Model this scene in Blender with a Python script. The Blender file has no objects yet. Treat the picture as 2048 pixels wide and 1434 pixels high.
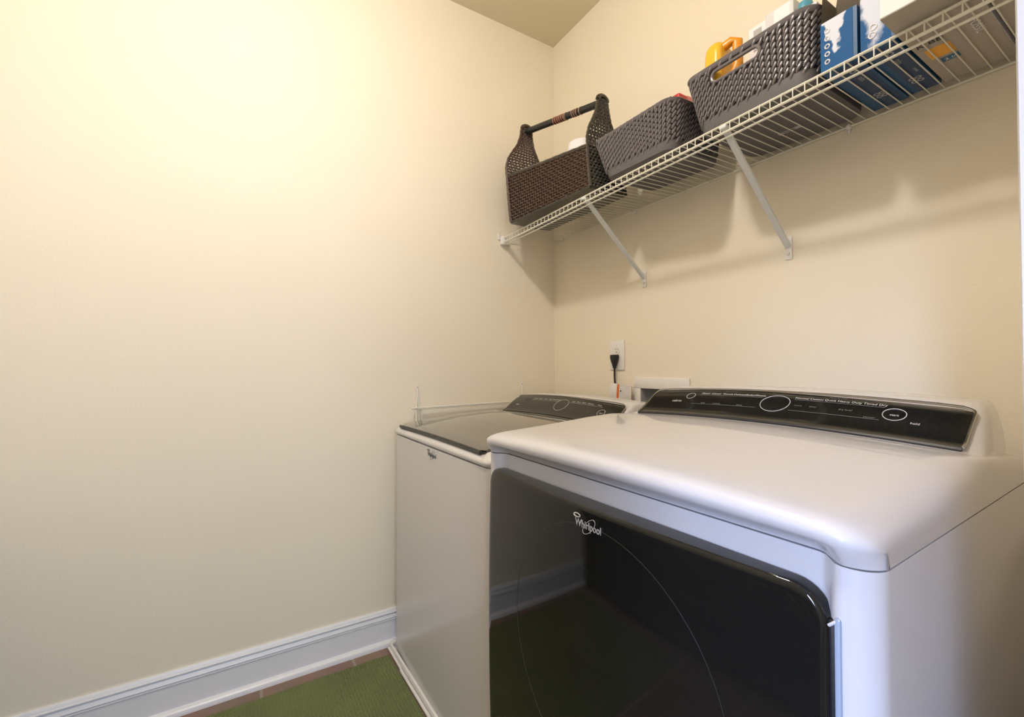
import bpy, bmesh, math, random
from mathutils import Vector, Matrix
random.seed(7)
sc = bpy.context.scene
C = sc.collection
PI = math.pi
# ---------------------------------------------------------------- camera
cam_d = bpy.data.cameras.new('camera'); cam = bpy.data.objects.new('camera', cam_d); C.objects.link(cam)
cam_d.sensor_width = 36.0; cam_d.sensor_fit = 'HORIZONTAL'; cam_d.lens = 893.08 / 2048 * 36
cam_d.clip_start = 0.02
yaw, pit, rol = math.radians(58.561), math.radians(0.846), math.radians(-0.117)
Fv = Vector((-math.sin(yaw)*math.cos(pit), math.cos(yaw)*math.cos(pit), math.sin(pit)))
Rv = Vector((math.cos(yaw), math.sin(yaw), 0)); Uv = Rv.cross(Fv)
R2 = Rv*math.cos(rol) + Uv*math.sin(rol); U2 = -Rv*math.sin(rol) + Uv*math.cos(rol)
M = Matrix((R2, U2, -Fv)).transposed().to_4x4(); M.translation = (1.8156, -1.3615, 1.1206)
cam.matrix_world = M; sc.camera = cam
# ---------------------------------------------------------------- world, lights, exposure
w = bpy.data.worlds.new('world'); sc.world = w; w.use_nodes = True
w.node_tree.nodes['Background'].inputs[0].default_value = (0.62, 0.74, 1.0, 1)
w.node_tree.nodes['Background'].inputs[1].default_value = 0.35
sc.view_settings.view_transform = 'Standard'; sc.view_settings.look = 'None'
sc.view_settings.exposure = 0.10; sc.view_settings.gamma = 1.0; sc.view_settings.use_curve_mapping = False
LAMP = (1.07, -1.38)            # ceiling light position
LAMP_STRENGTH = 205.0
def area(name, loc, target, sx, sy, power, col, spread=180):
    d = bpy.data.lights.new(name, 'AREA'); d.shape = 'RECTANGLE'; d.size = sx; d.size_y = sy; d.energy = power; d.color = col; d.spread = math.radians(spread)
    o = bpy.data.objects.new(name, d); C.objects.link(o); o.location = loc
    o.rotation_euler = (Vector(target) - Vector(loc)).to_track_quat('-Z', 'Y').to_euler(); return o
area('hall_daylight', (2.26, -2.70, 1.30), (1.66, -0.80, 0.55), 0.16, 0.8, 5.0, (0.48, 0.62, 1.0), 44)
area('hall_fill', (3.49, -1.55, 1.5), (0.0, -1.3, 1.3), 1.1, 1.5, 34, (0.62, 0.76, 1.0))  # added area light: cool daylight fill through the doorway

# ---------------------------------------------------------------- materials
def srgb(r, g, b):
    f = lambda c: (c/255/12.92) if c/255 <= 0.04045 else ((c/255+0.055)/1.055)**2.4
    return (f(r), f(g), f(b), 1)
def mat(name, col, rough=0.5, metal=0.0, coat=0.0, coat_r=0.05, spec=0.5, bump=None, noise=None, emis=None):
    m = bpy.data.materials.new(name); m.use_nodes = True; nt = m.node_tree; b = nt.nodes['Principled BSDF']
    b.inputs['Base Color'].default_value = col; b.inputs['Roughness'].default_value = rough
    b.inputs['Metallic'].default_value = metal; b.inputs['Coat Weight'].default_value = coat
    b.inputs['Coat Roughness'].default_value = coat_r; b.inputs['Specular IOR Level'].default_value = spec
    tc = nt.nodes.new('ShaderNodeTexCoord')
    if noise:   # (scale, amount): gentle colour mottling
        n = nt.nodes.new('ShaderNodeTexNoise'); n.inputs['Scale'].default_value = noise[0]; n.inputs['Detail'].default_value = 4
        nt.links.new(tc.outputs['Object'], n.inputs['Vector'])
        mx = nt.nodes.new('ShaderNodeMix'); mx.data_type = 'RGBA'
        mx.inputs[6].default_value = tuple(c*(1-noise[1]) for c in col[:3])+(1,); mx.inputs[7].default_value = tuple(min(1, c*(1+noise[1])) for c in col[:3])+(1,)
        nt.links.new(n.outputs['Fac'], mx.inputs[0]); nt.links.new(mx.outputs[2], b.inputs['Base Color'])
    if bump:    # (scale, strength, distance)
        n2 = nt.nodes.new('ShaderNodeTexNoise'); n2.inputs['Scale'].default_value = bump[0]; n2.inputs['Detail'].default_value = 5
        nt.links.new(tc.outputs['Object'], n2.inputs['Vector'])
        bp = nt.nodes.new('ShaderNodeBump'); bp.inputs['Strength'].default_value = bump[1]; bp.inputs['Distance'].default_value = bump[2]
        nt.links.new(n2.outputs['Fac'], bp.inputs['Height']); nt.links.new(bp.outputs['Normal'], b.inputs['Normal'])
    if emis:
        b.inputs['Emission Color'].default_value = emis[0]; b.inputs['Emission Strength'].default_value = emis[1]
    return m
WALL = mat('wall_paint', (0.855, 0.782, 0.635, 1), 0.6, spec=0.3, bump=(160, 0.16, 0.002), noise=(3, 0.015))
CEIL = mat('ceiling_paint', (0.80, 0.72, 0.54, 1), 0.8, spec=0.2, bump=(150, 0.1, 0.002))
TRIM = mat('trim_paint', (0.80, 0.80, 0.83, 1), 0.3, spec=0.5)
ENAM = mat('white_enamel', (0.63, 0.615, 0.625, 1), 0.4, coat=0.8, coat_r=0.035, bump=(400, 0.03, 0.0005))
ENAMF = mat('washer_enamel', (0.66, 0.64, 0.635, 1), 0.4, coat=0.55, coat_r=0.12, bump=(500, 0.04, 0.0005))
GLASS = mat('black_glass', (0.010, 0.0095, 0.008, 1), 0.16, coat=0.35, coat_r=0.05, spec=0.5)
DOORG = mat('door_black_glass', (0.010, 0.0095, 0.008, 1), 0.05, coat=0.0, spec=0.42)
LIDG = mat('lid_glass', (0.035, 0.033, 0.027, 1), 0.09, coat=1.0, coat_r=0.03, spec=0.8)
BLK = mat('black_plastic', (0.012, 0.012, 0.013, 1), 0.35)
CHROME = mat('chrome_edge', (0.55, 0.54, 0.52, 1), 0.2, metal=1.0)
PRINT = mat('grey_print', (0.62, 0.62, 0.60, 1), 0.5)
PRINTD = mat('dim_print', (0.16, 0.155, 0.14, 1), 0.5)
BADGE = mat('badge_silver', (0.62, 0.60, 0.58, 1), 0.35, metal=0.4)
WIRE = mat('wire_vinyl', (0.78, 0.76, 0.66, 1), 0.4, spec=0.4)
STRUT = mat('brace_enamel', (0.74, 0.77, 0.78, 1), 0.4)
PLAST = mat('white_plastic', (0.82, 0.80, 0.76, 1), 0.4)
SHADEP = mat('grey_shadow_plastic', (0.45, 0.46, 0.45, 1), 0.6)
GREYB = mat('grey_basket_plastic', (0.165, 0.150, 0.158, 1), 0.36, coat=0.25, coat_r=0.25)
GREYD = mat('dark_basket_plastic', (0.05, 0.047, 0.052, 1), 0.6)
GREYU = mat('basket_base_plastic', (0.12, 0.115, 0.12, 1), 0.5)
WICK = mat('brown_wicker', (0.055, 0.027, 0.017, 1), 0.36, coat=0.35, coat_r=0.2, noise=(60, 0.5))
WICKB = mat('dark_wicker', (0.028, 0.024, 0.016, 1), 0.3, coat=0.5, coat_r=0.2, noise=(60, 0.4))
HAND = mat('black_cord_wrap', (0.018, 0.02, 0.018, 1), 0.45, bump=(300, 0.4, 0.002))
BROWN = mat('rust_cord', (0.10, 0.022, 0.012, 1), 0.5)
PALE = mat('pale_cord', (0.5, 0.3, 0.2, 1), 0.5)
YELL = mat('yellow_plastic', (0.85, 0.50, 0.03, 1), 0.3)
RED = mat('red_plastic', (0.55, 0.015, 0.02, 1), 0.35)
PINK = mat('pink_plastic', (0.75, 0.25, 0.22, 1), 0.35)
WPAP = mat('white_card', (0.85, 0.84, 0.86, 1), 0.5)
GPAP = mat('grey_card', (0.42, 0.42, 0.42, 1), 0.6)
BLUC = mat('blue_card', (0.006, 0.075, 0.20, 1), 0.45)
TEAL = mat('teal_plastic', (0.08, 0.33, 0.48, 1), 0.35)
NAVY = mat('navy_card', (0.01, 0.045, 0.13, 1), 0.4)
KRAFT = mat('kraft_grey_card', (0.20, 0.17, 0.13, 1), 0.7, noise=(200, 0.08))
PARC = mat('shaded_white_card', (0.42, 0.38, 0.32, 1), 0.7, noise=(120, 0.06))  # white box undersides, shade put into the colour
ORNG = mat('orange_ink', (0.85, 0.42, 0.05, 1), 0.5)
ORED = mat('orange_red_ink', (0.75, 0.16, 0.03, 1), 0.5)
INK = mat('black_ink', (0.02, 0.02, 0.03, 1), 0.5)
BLUEI = mat('steel_blue_ink', (0.05, 0.16, 0.26, 1), 0.5)
RACK = mat('black_rack', (0.01, 0.01, 0.01, 1), 0.6)
def stripes_mat(name, base, ink, scale, thr, axis='Z'):
    m = mat(name, base, 0.5); nt = m.node_tree; b = nt.nodes['Principled BSDF']
    tc = [n for n in nt.nodes if n.type == 'TEX_COORD'][0]
    wv = nt.nodes.new('ShaderNodeTexWave'); wv.bands_direction = axis; wv.inputs['Scale'].default_value = scale
    wv.inputs['Distortion'].default_value = 0.0
    ns = nt.nodes.new('ShaderNodeTexNoise'); ns.inputs['Scale'].default_value = 400
    nt.links.new(tc.outputs['Object'], wv.inputs['Vector']); nt.links.new(tc.outputs['Object'], ns.inputs['Vector'])
    ad = nt.nodes.new('ShaderNodeMath'); ad.operation = 'MULTIPLY'
    nt.links.new(wv.outputs['Fac'], ad.inputs[0]); nt.links.new(ns.outputs['Fac'], ad.inputs[1])
    gt = nt.nodes.new('ShaderNodeMath'); gt.operation = 'GREATER_THAN'; gt.inputs[1].default_value = thr
    nt.links.new(ad.outputs[0], gt.inputs[0])
    mx = nt.nodes.new('ShaderNodeMix'); mx.data_type = 'RGBA'; mx.inputs[6].default_value = base; mx.inputs[7].default_value = ink
    nt.links.new(gt.outputs[0], mx.inputs[0]); nt.links.new(mx.outputs[2], b.inputs['Base Color']); return m
FINE = stripes_mat('fine_print_paper', (0.78, 0.76, 0.74, 1), (0.35, 0.34, 0.34, 1), 90, 0.42)
def tile_mat():
    m = mat('floor_tile', (0.3, 0.2, 0.13, 1), 0.35); nt = m.node_tree; b = nt.nodes['Principled BSDF']
    tc = [n for n in nt.nodes if n.type == 'TEX_COORD'][0]
    mp = nt.nodes.new('ShaderNodeMapping'); mp.inputs['Rotation'].default_value = (0, 0, 0); mp.inputs['Location'].default_value = (0.1, 0.07, 0)
    br = nt.nodes.new('ShaderNodeTexBrick'); br.offset = 0.0; br.inputs['Scale'].default_value = 1.0
    br.inputs['Brick Width'].default_value = 0.305; br.inputs['Row Height'].default_value = 0.305; br.inputs['Mortar Size'].default_value = 0.005
    br.inputs['Color1'].default_value = (0.36, 0.235, 0.16, 1); br.inputs['Color2'].default_value = (0.29, 0.19, 0.13, 1); br.inputs['Mortar'].default_value = (0.45, 0.36, 0.28, 1)
    nt.links.new(tc.outputs['Object'], mp.inputs[0]); nt.links.new(mp.outputs[0], br.inputs[0])
    n = nt.nodes.new('ShaderNodeTexNoise'); n.inputs['Scale'].default_value = 9; n.inputs['Detail'].default_value = 6
    nt.links.new(tc.outputs['Object'], n.inputs['Vector'])
    mx = nt.nodes.new('ShaderNodeMix'); mx.data_type = 'RGBA'; mx.blend_type = 'MULTIPLY'; mx.inputs[0].default_value = 0.5
    nt.links.new(br.outputs['Color'], mx.inputs[6]); nt.links.new(n.outputs['Color'], mx.inputs[7]); nt.links.new(mx.outputs[2], b.inputs['Base Color'])
    return m
TILE = tile_mat()
def rug_mat():
    m = mat('green_chenille', (0.16, 0.185, 0.08, 1), 0.95, spec=0.05, noise=(5, 0.2)); nt = m.node_tree; b = nt.nodes['Principled BSDF']
    return m
RUGM = rug_mat()
def blue_front_mat(lo=0.86, hi=1.16):   # printed face: blue card with a white splash shape
    m = mat('blue_printed_card', (0.01, 0.15, 0.42, 1), 0.55, spec=0.2); nt = m.node_tree; b = nt.nodes['Principled BSDF']
    tc = [n for n in nt.nodes if n.type == 'TEX_COORD'][0]
    sep = nt.nodes.new('ShaderNodeSeparateXYZ'); nt.links.new(tc.outputs['Generated'], sep.inputs[0])
    n = nt.nodes.new('ShaderNodeTexNoise'); n.inputs['Scale'].default_value = 45; n.inputs['Detail'].default_value = 3
    nt.links.new(tc.outputs['Object'], n.inputs['Vector'])
    # splash value = z*1.1 - |x-0.5|*1.3 + noise
    ax = nt.nodes.new('ShaderNodeMath'); ax.operation = 'SUBTRACT'; ax.inputs[1].default_value = 0.45; nt.links.new(sep.outputs['X'], ax.inputs[0])
    ab = nt.nodes.new('ShaderNodeMath'); ab.operation = 'ABSOLUTE'; nt.links.new(ax.outputs[0], ab.inputs[0])
    m1 = nt.nodes.new('ShaderNodeMath'); m1.operation = 'MULTIPLY'; m1.inputs[1].default_value = -2.0; nt.links.new(ab.outputs[0], m1.inputs[0])
    a1 = nt.nodes.new('ShaderNodeMath'); a1.operation = 'ADD'; nt.links.new(m1.outputs[0], a1.inputs[0]); nt.links.new(sep.outputs['Z'], a1.inputs[1])
    m2 = nt.nodes.new('ShaderNodeMath'); m2.operation = 'MULTIPLY_ADD'; m2.inputs[1].default_value = 1.3; nt.links.new(n.outputs['Fac'], m2.inputs[0]); nt.links.new(a1.outputs[0], m2.inputs[2])
    rp = nt.nodes.new('ShaderNodeValToRGB'); rp.color_ramp.elements[0].position = min(lo, 0.999); rp.color_ramp.elements[1].position = min(hi, 1.0)
    rp.color_ramp.elements[0].color = (0.006, 0.10, 0.30, 1); rp.color_ramp.elements[1].color = (0.75, 0.8, 0.92, 1)
    nt.links.new(m2.outputs[0], rp.inputs[0]); nt.links.new(rp.outputs[0], b.inputs['Base Color']); return m
BLUF = blue_front_mat(0.86, 1.0)
BLUF2 = blue_front_mat(0.35, 0.75)

# ---------------------------------------------------------------- mesh helpers
def obj(name, bm, m, parent=None, smooth=True, angle=35):
    bmesh.ops.recalc_face_normals(bm, faces=bm.faces)
    me = bpy.data.meshes.new(name); bm.to_mesh(me); bm.free()
    me.materials.append(m)
    if smooth:
        for p in me.polygons: p.use_smooth = True
        me.set_sharp_from_angle(angle=math.radians(angle))
    o = bpy.data.objects.new(name, me); C.objects.link(o)
    if parent: o.parent = parent
    return o
def tag(o, label=None, cat=None, group=None, kind=None):
    if label: o['label'] = label
    if cat: o['category'] = cat
    if group: o['group'] = group
    if kind: o['kind'] = kind
    return o
def thing(name, label, cat, loc=(0, 0, 0), rz=0, group=None):
    o = bpy.data.objects.new(name, None); C.objects.link(o); o.empty_display_size = 0.05
    o.location = loc; o.rotation_euler = (0, 0, rz); return tag(o, label, cat, group)
def box(bm, a, b, bev=0.0, seg=2, T=None):
    cx, cy, cz = [(a[i]+b[i])/2 for i in range(3)]; s = [abs(b[i]-a[i]) for i in range(3)]
    r = bmesh.ops.create_cube(bm, size=1.0); vs = r['verts']
    for v in vs: v.co = Vector((v.co.x*s[0]+cx, v.co.y*s[1]+cy, v.co.z*s[2]+cz))
    if bev > 0:
        es = list({e for v in vs for e in v.link_edges})
        rr = bmesh.ops.bevel(bm, geom=es, offset=min(bev, min(s)*0.45), segments=seg, affect='EDGES', profile=0.5)
        vs = list({v for f in rr['faces'] for v in f.verts} | {v for v in vs if v.is_valid})
    if T is not None:
        for v in vs: v.co = T @ v.co
    return bm
def nb(): return bmesh.new()
def boxbm(a, b, bev=0.0, seg=2): return box(nb(), a, b, bev, seg)
def tube(bm, pts, r, n=8, caps=True, flat=1.0, closed=False):
    pts = [Vector(p) for p in pts]; rings = []; N = len(pts)
    up = None
    for i, p in enumerate(pts):
        if closed: d = (pts[(i+1) % N]-pts[i-1])
        else: d = (pts[min(i+1, N-1)]-pts[max(i-1, 0)])
        d.normalize()
        if up is None:
            up = Vector((0, 0, 1)) if abs(d.z) < 0.9 else Vector((0, 1, 0))
        s = d.cross(up)
        if s.length < 1e-5: s = d.orthogonal()
        s.normalize(); u = s.cross(d).normalized(); up = u
        rr = r[i] if isinstance(r, (list, tuple)) else r
        rings.append([bm.verts.new(p + s*math.cos(2*PI*k/n)*rr + u*math.sin(2*PI*k/n)*rr*flat) for k in range(n)])
    for i in range(N if closed else N-1):
        A, B = rings[i], rings[(i+1) % N]
        for k in range(n): bm.faces.new((A[k], A[(k+1) % n], B[(k+1) % n], B[k]))
    if caps and not closed: bm.faces.new(rings[0][::-1]); bm.faces.new(rings[-1])
    return bm
def grid(bm, rows, close_u=False):
    """rows: list of lists of points -> quad sheet"""
    V = [[bm.verts.new(p) for p in r] for r in rows]
    for i in range(len(V)-1):
        n = len(V[i])
        for j in range(n if close_u else n-1):
            a, b, c, d = V[i][j], V[i][(j+1) % n], V[i+1][(j+1) % n], V[i+1][j]
            if len({a, b, c, d}) == 4: bm.faces.new((a, b, c, d))
    return V
def prism(bm, poly, z0, z1, bev=0):
    """poly list of (x,y); vertical extrusion"""
    lo = [bm.verts.new((x, y, z0)) for x, y in poly]; hi = [bm.verts.new((x, y, z1)) for x, y in poly]
    n = len(poly)
    for i in range(n): bm.faces.new((lo[i], lo[(i+1) % n], hi[(i+1) % n], hi[i]))
    bm.faces.new(lo[::-1]); bm.faces.new(hi); return bm
def lathe(bm, prof, c=(0, 0, 0), n=32):
    rows = [[Vector((c[0]+r*math.cos(2*PI*k/n), c[1]+r*math.sin(2*PI*k/n), c[2]+z)) for k in range(n)] for r, z in prof]
    V = grid(bm, rows, True); bm.faces.new(V[0][::-1]); bm.faces.new(V[-1]); return bm
def text_mesh(name, s, size, m, parent, T, extrude=0.0003, align='CENTER', xs=1.0):
    cu = bpy.data.curves.new(name, 'FONT'); cu.body = s; cu.size = size; cu.extrude = extrude; cu.align_x = align; cu.align_y = 'CENTER'; cu.resolution_u = 3
    to = bpy.data.objects.new('tmp_text', cu); C.objects.link(to)
    dg = bpy.context.evaluated_depsgraph_get(); me = bpy.data.meshes.new_from_object(to.evaluated_get(dg)); bpy.data.objects.remove(to); bpy.data.curves.remove(cu)
    S = Matrix.Diagonal((xs, 1, 1, 1))
    me.transform(T @ S); me.materials.clear(); me.materials.append(m)
    o = bpy.data.objects.new(name, me); C.objects.link(o); o.parent = parent; return o
def frame(o, ex, ey):
    ex = Vector(ex).normalized(); ey = Vector(ey); ey = (ey - ex*ey.dot(ex)).normalized(); ez = ex.cross(ey)
    Mx = Matrix((ex, ey, ez)).transposed().to_4x4(); Mx.translation = o; return Mx
def struct(o): o['kind'] = 'structure'; return o
def roundrect(x0, x1, y0, y1, r, n=6):
    P = []
    for (cx, cy, a0) in ((x1-r, y0+r, -PI/2), (x1-r, y1-r, 0), (x0+r, y1-r, PI/2), (x0+r, y0+r, PI)):
        for k in range(n+1):
            a = a0 + PI/2*k/n; P.append((cx+r*math.cos(a), cy+r*math.sin(a)))
    return P

# ---------------------------------------------------------------- room shell
H = 2.743; YD = -2.55; XW = 1.775
struct(obj('floor', boxbm((-0.12, YD-0.12, -0.1), (3.6, 0.12, 0.0)), TILE, smooth=False))
struct(obj('ceiling', boxbm((-0.12, YD-0.12, H), (3.6, 0.12, H+0.1)), CEIL, smooth=False))
struct(obj('wall_left', boxbm((-0.12, YD-0.12, 0), (0, 0.12, H)), WALL, smooth=False))
bmw = nb(); hx0, hx1, hz0, hz1 = 0.567, 0.767, 0.84, 1.032        # recess for the water valve box
for a, b in (((0, 0, 0), (hx0, 0.12, H)), ((hx1, 0, 0), (3.6, 0.12, H)), ((hx0, 0, hz1), (hx1, 0.12, H)), ((hx0, 0, 0), (hx1, 0.12, hz0))): box(bmw, a, b)
struct(obj('wall_back', bmw, WALL, smooth=False))
struct(obj('wall_front', boxbm((0, YD-0.12, 0), (XW, YD, H)), WALL, smooth=False))
DY0, DY1, DH = -2.02, -1.0255, 2.06
bmw = nb()
for a, b in (((XW, DY1, 0), (XW+0.12, 0, H)), ((XW, YD-0.12, 0), (XW+0.12, DY0, H)), ((XW, DY0, DH), (XW+0.12, DY1, H))): box(bmw, a, b)
struct(obj('wall_right', bmw, WALL, smooth=False))
# casing around the doorway, room side and hall side, and the jamb
bmw = nb()
CX = XW-0.018
for xa, xb in ((CX, XW), (XW+0.12, XW+0.138)):
    box(bmw, (xa, DY1, 0), (xb, DY1+0.072, DH+0.07), 0.004); box(bmw, (xa, DY0-0.072, 0), (xb, DY0, DH+0.07), 0.004)
    box(bmw, (xa, DY0, DH), (xb, DY1, DH+0.07), 0.004)
struct(obj('trim_1', bmw, TRIM))
bmw = nb()
box(bmw, (XW, DY1-0.015, 0), (XW+0.12, DY1, DH)); box(bmw, (XW, DY0, 0), (XW+0.12, DY0+0.015, DH)); box(bmw, (XW, DY0, DH-0.015), (XW+0.12, DY1, DH))
struct(obj('trim_2', bmw, TRIM))
def baseboard(name, P0, P1, nrm):
    prof = [(0, 0), (0.030, 0), (0.030, 0.006), (0.027, 0.014), (0.020, 0.020), (0.0135, 0.022), (0.0135, 0.096), (0.0165, 0.0985), (0.0165, 0.1005), (0.0085, 0.1015), (0.0085, 0.1035), (0.0150, 0.1050),
            (0.0100, 0.1185), (0.0075, 0.1195), (0.0075, 0.1215), (0.0135, 0.1225), (0.0135, 0.126), (0.010, 0.128), (0.0085, 0.134), (0.006, 0.1375), (0, 0.1375)]
    bm = nb(); P0 = Vector(P0); P1 = Vector(P1); nrm = Vector(nrm)
    rows = [[P + nrm*t + Vector((0, 0, z)) for t, z in prof] for P in (P0, P1)]
    V = grid(bm, rows); bm.faces.new(V[0]); bm.faces.new(V[1][::-1])
    return struct(obj(name, bm, TRIM, angle=25))
baseboard('baseboard_left', (0, YD, 0), (0, 0, 0), (1, 0, 0))
baseboard('baseboard_back', (0.03, 0, 0), (XW, 0, 0), (0, -1, 0))
baseboard('baseboard_front', (0.03, YD, 0), (XW, YD, 0), (0, 1, 0))
# hallway beyond the doorway
def holed_wall(name, axis, pos, th, a0, a1, h0, h1, z0, z1):
    bm = nb()
    for (p, q, u, v_) in ((a0, h0, 0, H), (h1, a1, 0, H), (h0, h1, 0, z0), (h0, h1, z1, H)):
        if axis == 'x': box(bm, (pos, p, u), (pos+th, q, v_))
        else: box(bm, (p, pos-th, u), (q, pos, v_))
    return struct(obj(name, bm, WALL, smooth=False))
def frame_part(name, axis, pos, h0, h1, z0, z1):
    bm = nb(); t = 0.05
    for (p, q, u, v_) in ((h0-t, h0, z0-t, z1+t), (h1, h1+t, z0-t, z1+t), (h0, h1, z0-t, z0), (h0, h1, z1, z1+t)):
        if axis == 'x': box(bm, (pos-0.015, p, u), (pos, q, v_), 0.003)
        else: box(bm, (p, pos, u), (q, pos+0.015, v_), 0.003)
    return struct(obj(name, bm, TRIM))
holed_wall('wall_hall', 'x', 3.5, 0.1, YD-0.12, 0.0, -2.10, -1.0, 0.75, 2.25); frame_part('added_window_1', 'x', 3.5, -2.10, -1.0, 0.75, 2.25)  # window invented around the hall fill light
holed_wall('wall_hall_end', 'y', YD-0.12, 0.1, XW, 3.6, 2.18, 2.34, 0.75, 2.05); frame_part('added_window_2', 'y', YD-0.12, 2.18, 2.34, 0.75, 2.05)  # narrow window invented to go with the hall_daylight beam

# ---------------------------------------------------------------- ceiling light (above the frame)
cl = thing('ceiling_light', 'round frosted flush-mount ceiling light in the middle of the ceiling', 'ceiling light', (LAMP[0], LAMP[1], H))
obj('light_base', lathe(nb(), [(0.02, 0), (0.105, 0), (0.11, -0.01), (0.10, -0.03), (0.02, -0.03)], n=40), CHROME, cl)
DOME = mat('frosted_glass_lit', (0.8, 0.78, 0.74, 1), 0.5, emis=((1.0, 0.917, 0.855, 1), LAMP_STRENGTH))
obj('glass_shade', lathe(nb(), [(0.078, -0.0301), (0.086, -0.045), (0.080, -0.072), (0.060, -0.095), (0.032, -0.108), (0.005, -0.112)], n=40), DOME, cl)

# ---------------------------------------------------------------- appliance body builder
def lerp(a, b, t): return a+(b-a)*t
class Cap:
    """moulded top of an appliance: prof = list of (v, z) from the front seam to the rear seam"""
    def __init__(s, W, prof, zs, k0, k1, zb0, zb1, a, b, crown, cr, rec, horn=0.0, con=None):
        s.con = con or (a, a, a, a)
        s.W, s.prof, s.zs, s.k0, s.k1, s.zb0, s.zb1, s.a, s.b, s.crown, s.cr, s.rec, s.horn = W, prof, zs, k0, k1, zb0, zb1, a, b, crown, cr, rec, horn
        # resample
        out = []
        for i in range(len(prof)-1):
            (v0, z0), (v1, z1) = prof[i], prof[i+1]; L = math.hypot(v1-v0, z1-z0); n = max(1, int(L/0.02))
            for k in range(n): out.append((lerp(v0, v1, k/n), lerp(z0, z1, k/n)))
        out.append(prof[-1]); s.P = out
        vmax = max(v for v, z in out)
        s.vmax = vmax; s.vmin = min(v for v, z in out)
    def base(s, v, z):
        if v < s.k0 or z <= s.zs: return z
        t = (v-s.k0)/(s.vmax-s.k0); return min(z, lerp(s.zb0, s.zb1, t))
    def crownz(s, u, v, z):
        t = (u-s.W/2)/(s.W/2); wz = min(1, max(0, (z-s.zs-0.01)/0.04)); return s.crown*(1-t*t)*wz
    def front(s, u):   # plan rounding of the front corners
        d = min(u, s.W-u); r = s.cr
        return r-math.sqrt(max(0, r*r-(r-d)**2)) if d < r else 0
    def stations(s):
        S = []   # (du, gA, gB)
        nA, nB = 18, 7
        S.append((0, -1, 0, 0))
        for k in range(nA+1):
            th = PI/2*k/nA; S.append((1-math.cos(th)**0.85 if k < nA else 1.0, math.sin(th)**0.85, 0, 0))
        for k in range(1, nB+1):
            th = PI/2*k/nB; S.append((1, 1, math.sin(th), 1-math.cos(th)))
        return S
    def aval(s, v, side):
        t = min(1, max(0, (v-(s.k0-0.10))/0.10)); t = t*t*(3-2*t); r_ = min(1, max(0, (v-s.k0-0.08)/(s.vmax-s.k0-0.08)))
        return lerp(s.a, lerp(s.con[side], s.con[side+2], r_), t)
    def row(s, k, gA, gB, side=None, fB=0):
        row = []
        for v, z in s.P:
            if side is None: u = lerp(s.aval(v, 0)+s.b, s.W-s.aval(v, 1)-s.b, k)
            else: u = s.aval(v, side)*k+s.b*fB; u = u if side == 0 else s.W-u
            zb = s.base(v, z); hs = 0.016; gV = 0 if gA < 0 else 1; gC = max(0, gA)
            zz = s.zs+min(zb-s.zs, hs)*gV+max(0, zb-s.zs-hs)*gC+(z-zb)*gB if z > s.zs else z
            zz += s.crownz(u, v, z)*gC
            vv = v
            vv += s.front(u)*math.exp(-((v-s.vmin)/0.042)**2)
            if v > s.vmax-0.04: vv -= s.front(u)*0.6*(v-(s.vmax-0.04))/0.04
            # recess of the seam in the middle of the front
            d = min(u, s.W-u); c = min(1, max(0, (d-0.025)/0.035)); c = c*c*(3-2*c)
            if s.rec: vv += s.rec*c*min(1, max(0, (s.zs+0.021-z)/0.012))
            if s.horn:      # the cap rises beside the lid at both front corners
                hd = min(1, max(0, (0.05-d)/0.02)); hv = 1 if 0.004 < v < s.k0-0.01 else 0
                zz += s.horn*hd*hv*gC*(1 if z > s.zs+0.012 else 0.5)
            row.append(Vector((u, vv, zz)))
        return row
    def build(s):
        bm = nb(); rows = []
        S = s.stations()
        for du, gA, gB, fB in S: rows.append(s.row(du, gA, gB, 0, fB))
        n = 60
        for k in range(1, n): rows.append(s.row(k/n, 1, 1))
        for du, gA, gB, fB in reversed(S): rows.append(s.row(du, gA, gB, 1, fB))
        V = grid(bm, rows)
        bmesh.ops.remove_doubles(bm, verts=bm.verts, dist=0.00005)
        return bm
    def surf(s, u, q):
        """point on the cap centre surface at arclength fraction given by profile value v (on the upward facing part)"""
        P = s.prof
        best = None
        for i in range(len(P)-1):
            v0, z0 = P[i]; v1, z1 = P[i+1]
            if v1 > v0 and v0 <= q <= v1 and z0 > s.zs+0.01:
                t = (q-v0)/(v1-v0); z = lerp(z0, z1, t); best = z
        z = best if best is not None else P[len(P)//2][1]
        return Vector((u, q, z + s.crownz(u, q, z)))
def slab_on(cap, qs, ulo, uhi, lift, thick, nu=24):
    """thin raised panel following the cap: qs list of v values, ulo/uhi functions of q"""
    bm = nb(); top = []
    for q in qs:
        a, b = ulo(q), uhi(q); r = []
        for k in range(nu+1):
            p = cap.surf(lerp(a, b, k/nu), q); r.append(p)
        top.append(r)
    rows = []
    for i, r in enumerate(top):
        rr = []
        for k, p in enumerate(r):
            p0 = top[max(0, i-1)][k]; p1 = top[min(len(top)-1, i+1)][k]
            d = (p1-p0).normalized(); n = Vector((0, -d.z, d.y)); rr.append(p+n*lift)
        rows.append(rr)
    V = grid(bm, rows)
    # skirt
    low = [[p - (rows[i][k]-top[i][k]).normalized()*(thick) for k, p in enumerate(rows[i])] for i in range(len(rows))]
    ring = [(0, k) for k in range(nu+1)] + [(i, nu) for i in range(1, len(rows))] + [(len(rows)-1, k) for k in range(nu-1, -1, -1)] + [(i, 0) for i in range(len(rows)-2, 0, -1)]
    L = [bm.verts.new(low[i][k]) for i, k in ring]; n = len(ring)
    for j in range(n):
        i, k = ring[j]; i2, k2 = ring[(j+1) % n]
        bm.faces.new((V[i][k], V[i2][k2], L[(j+1) % n], L[j]))
    return bm
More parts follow.
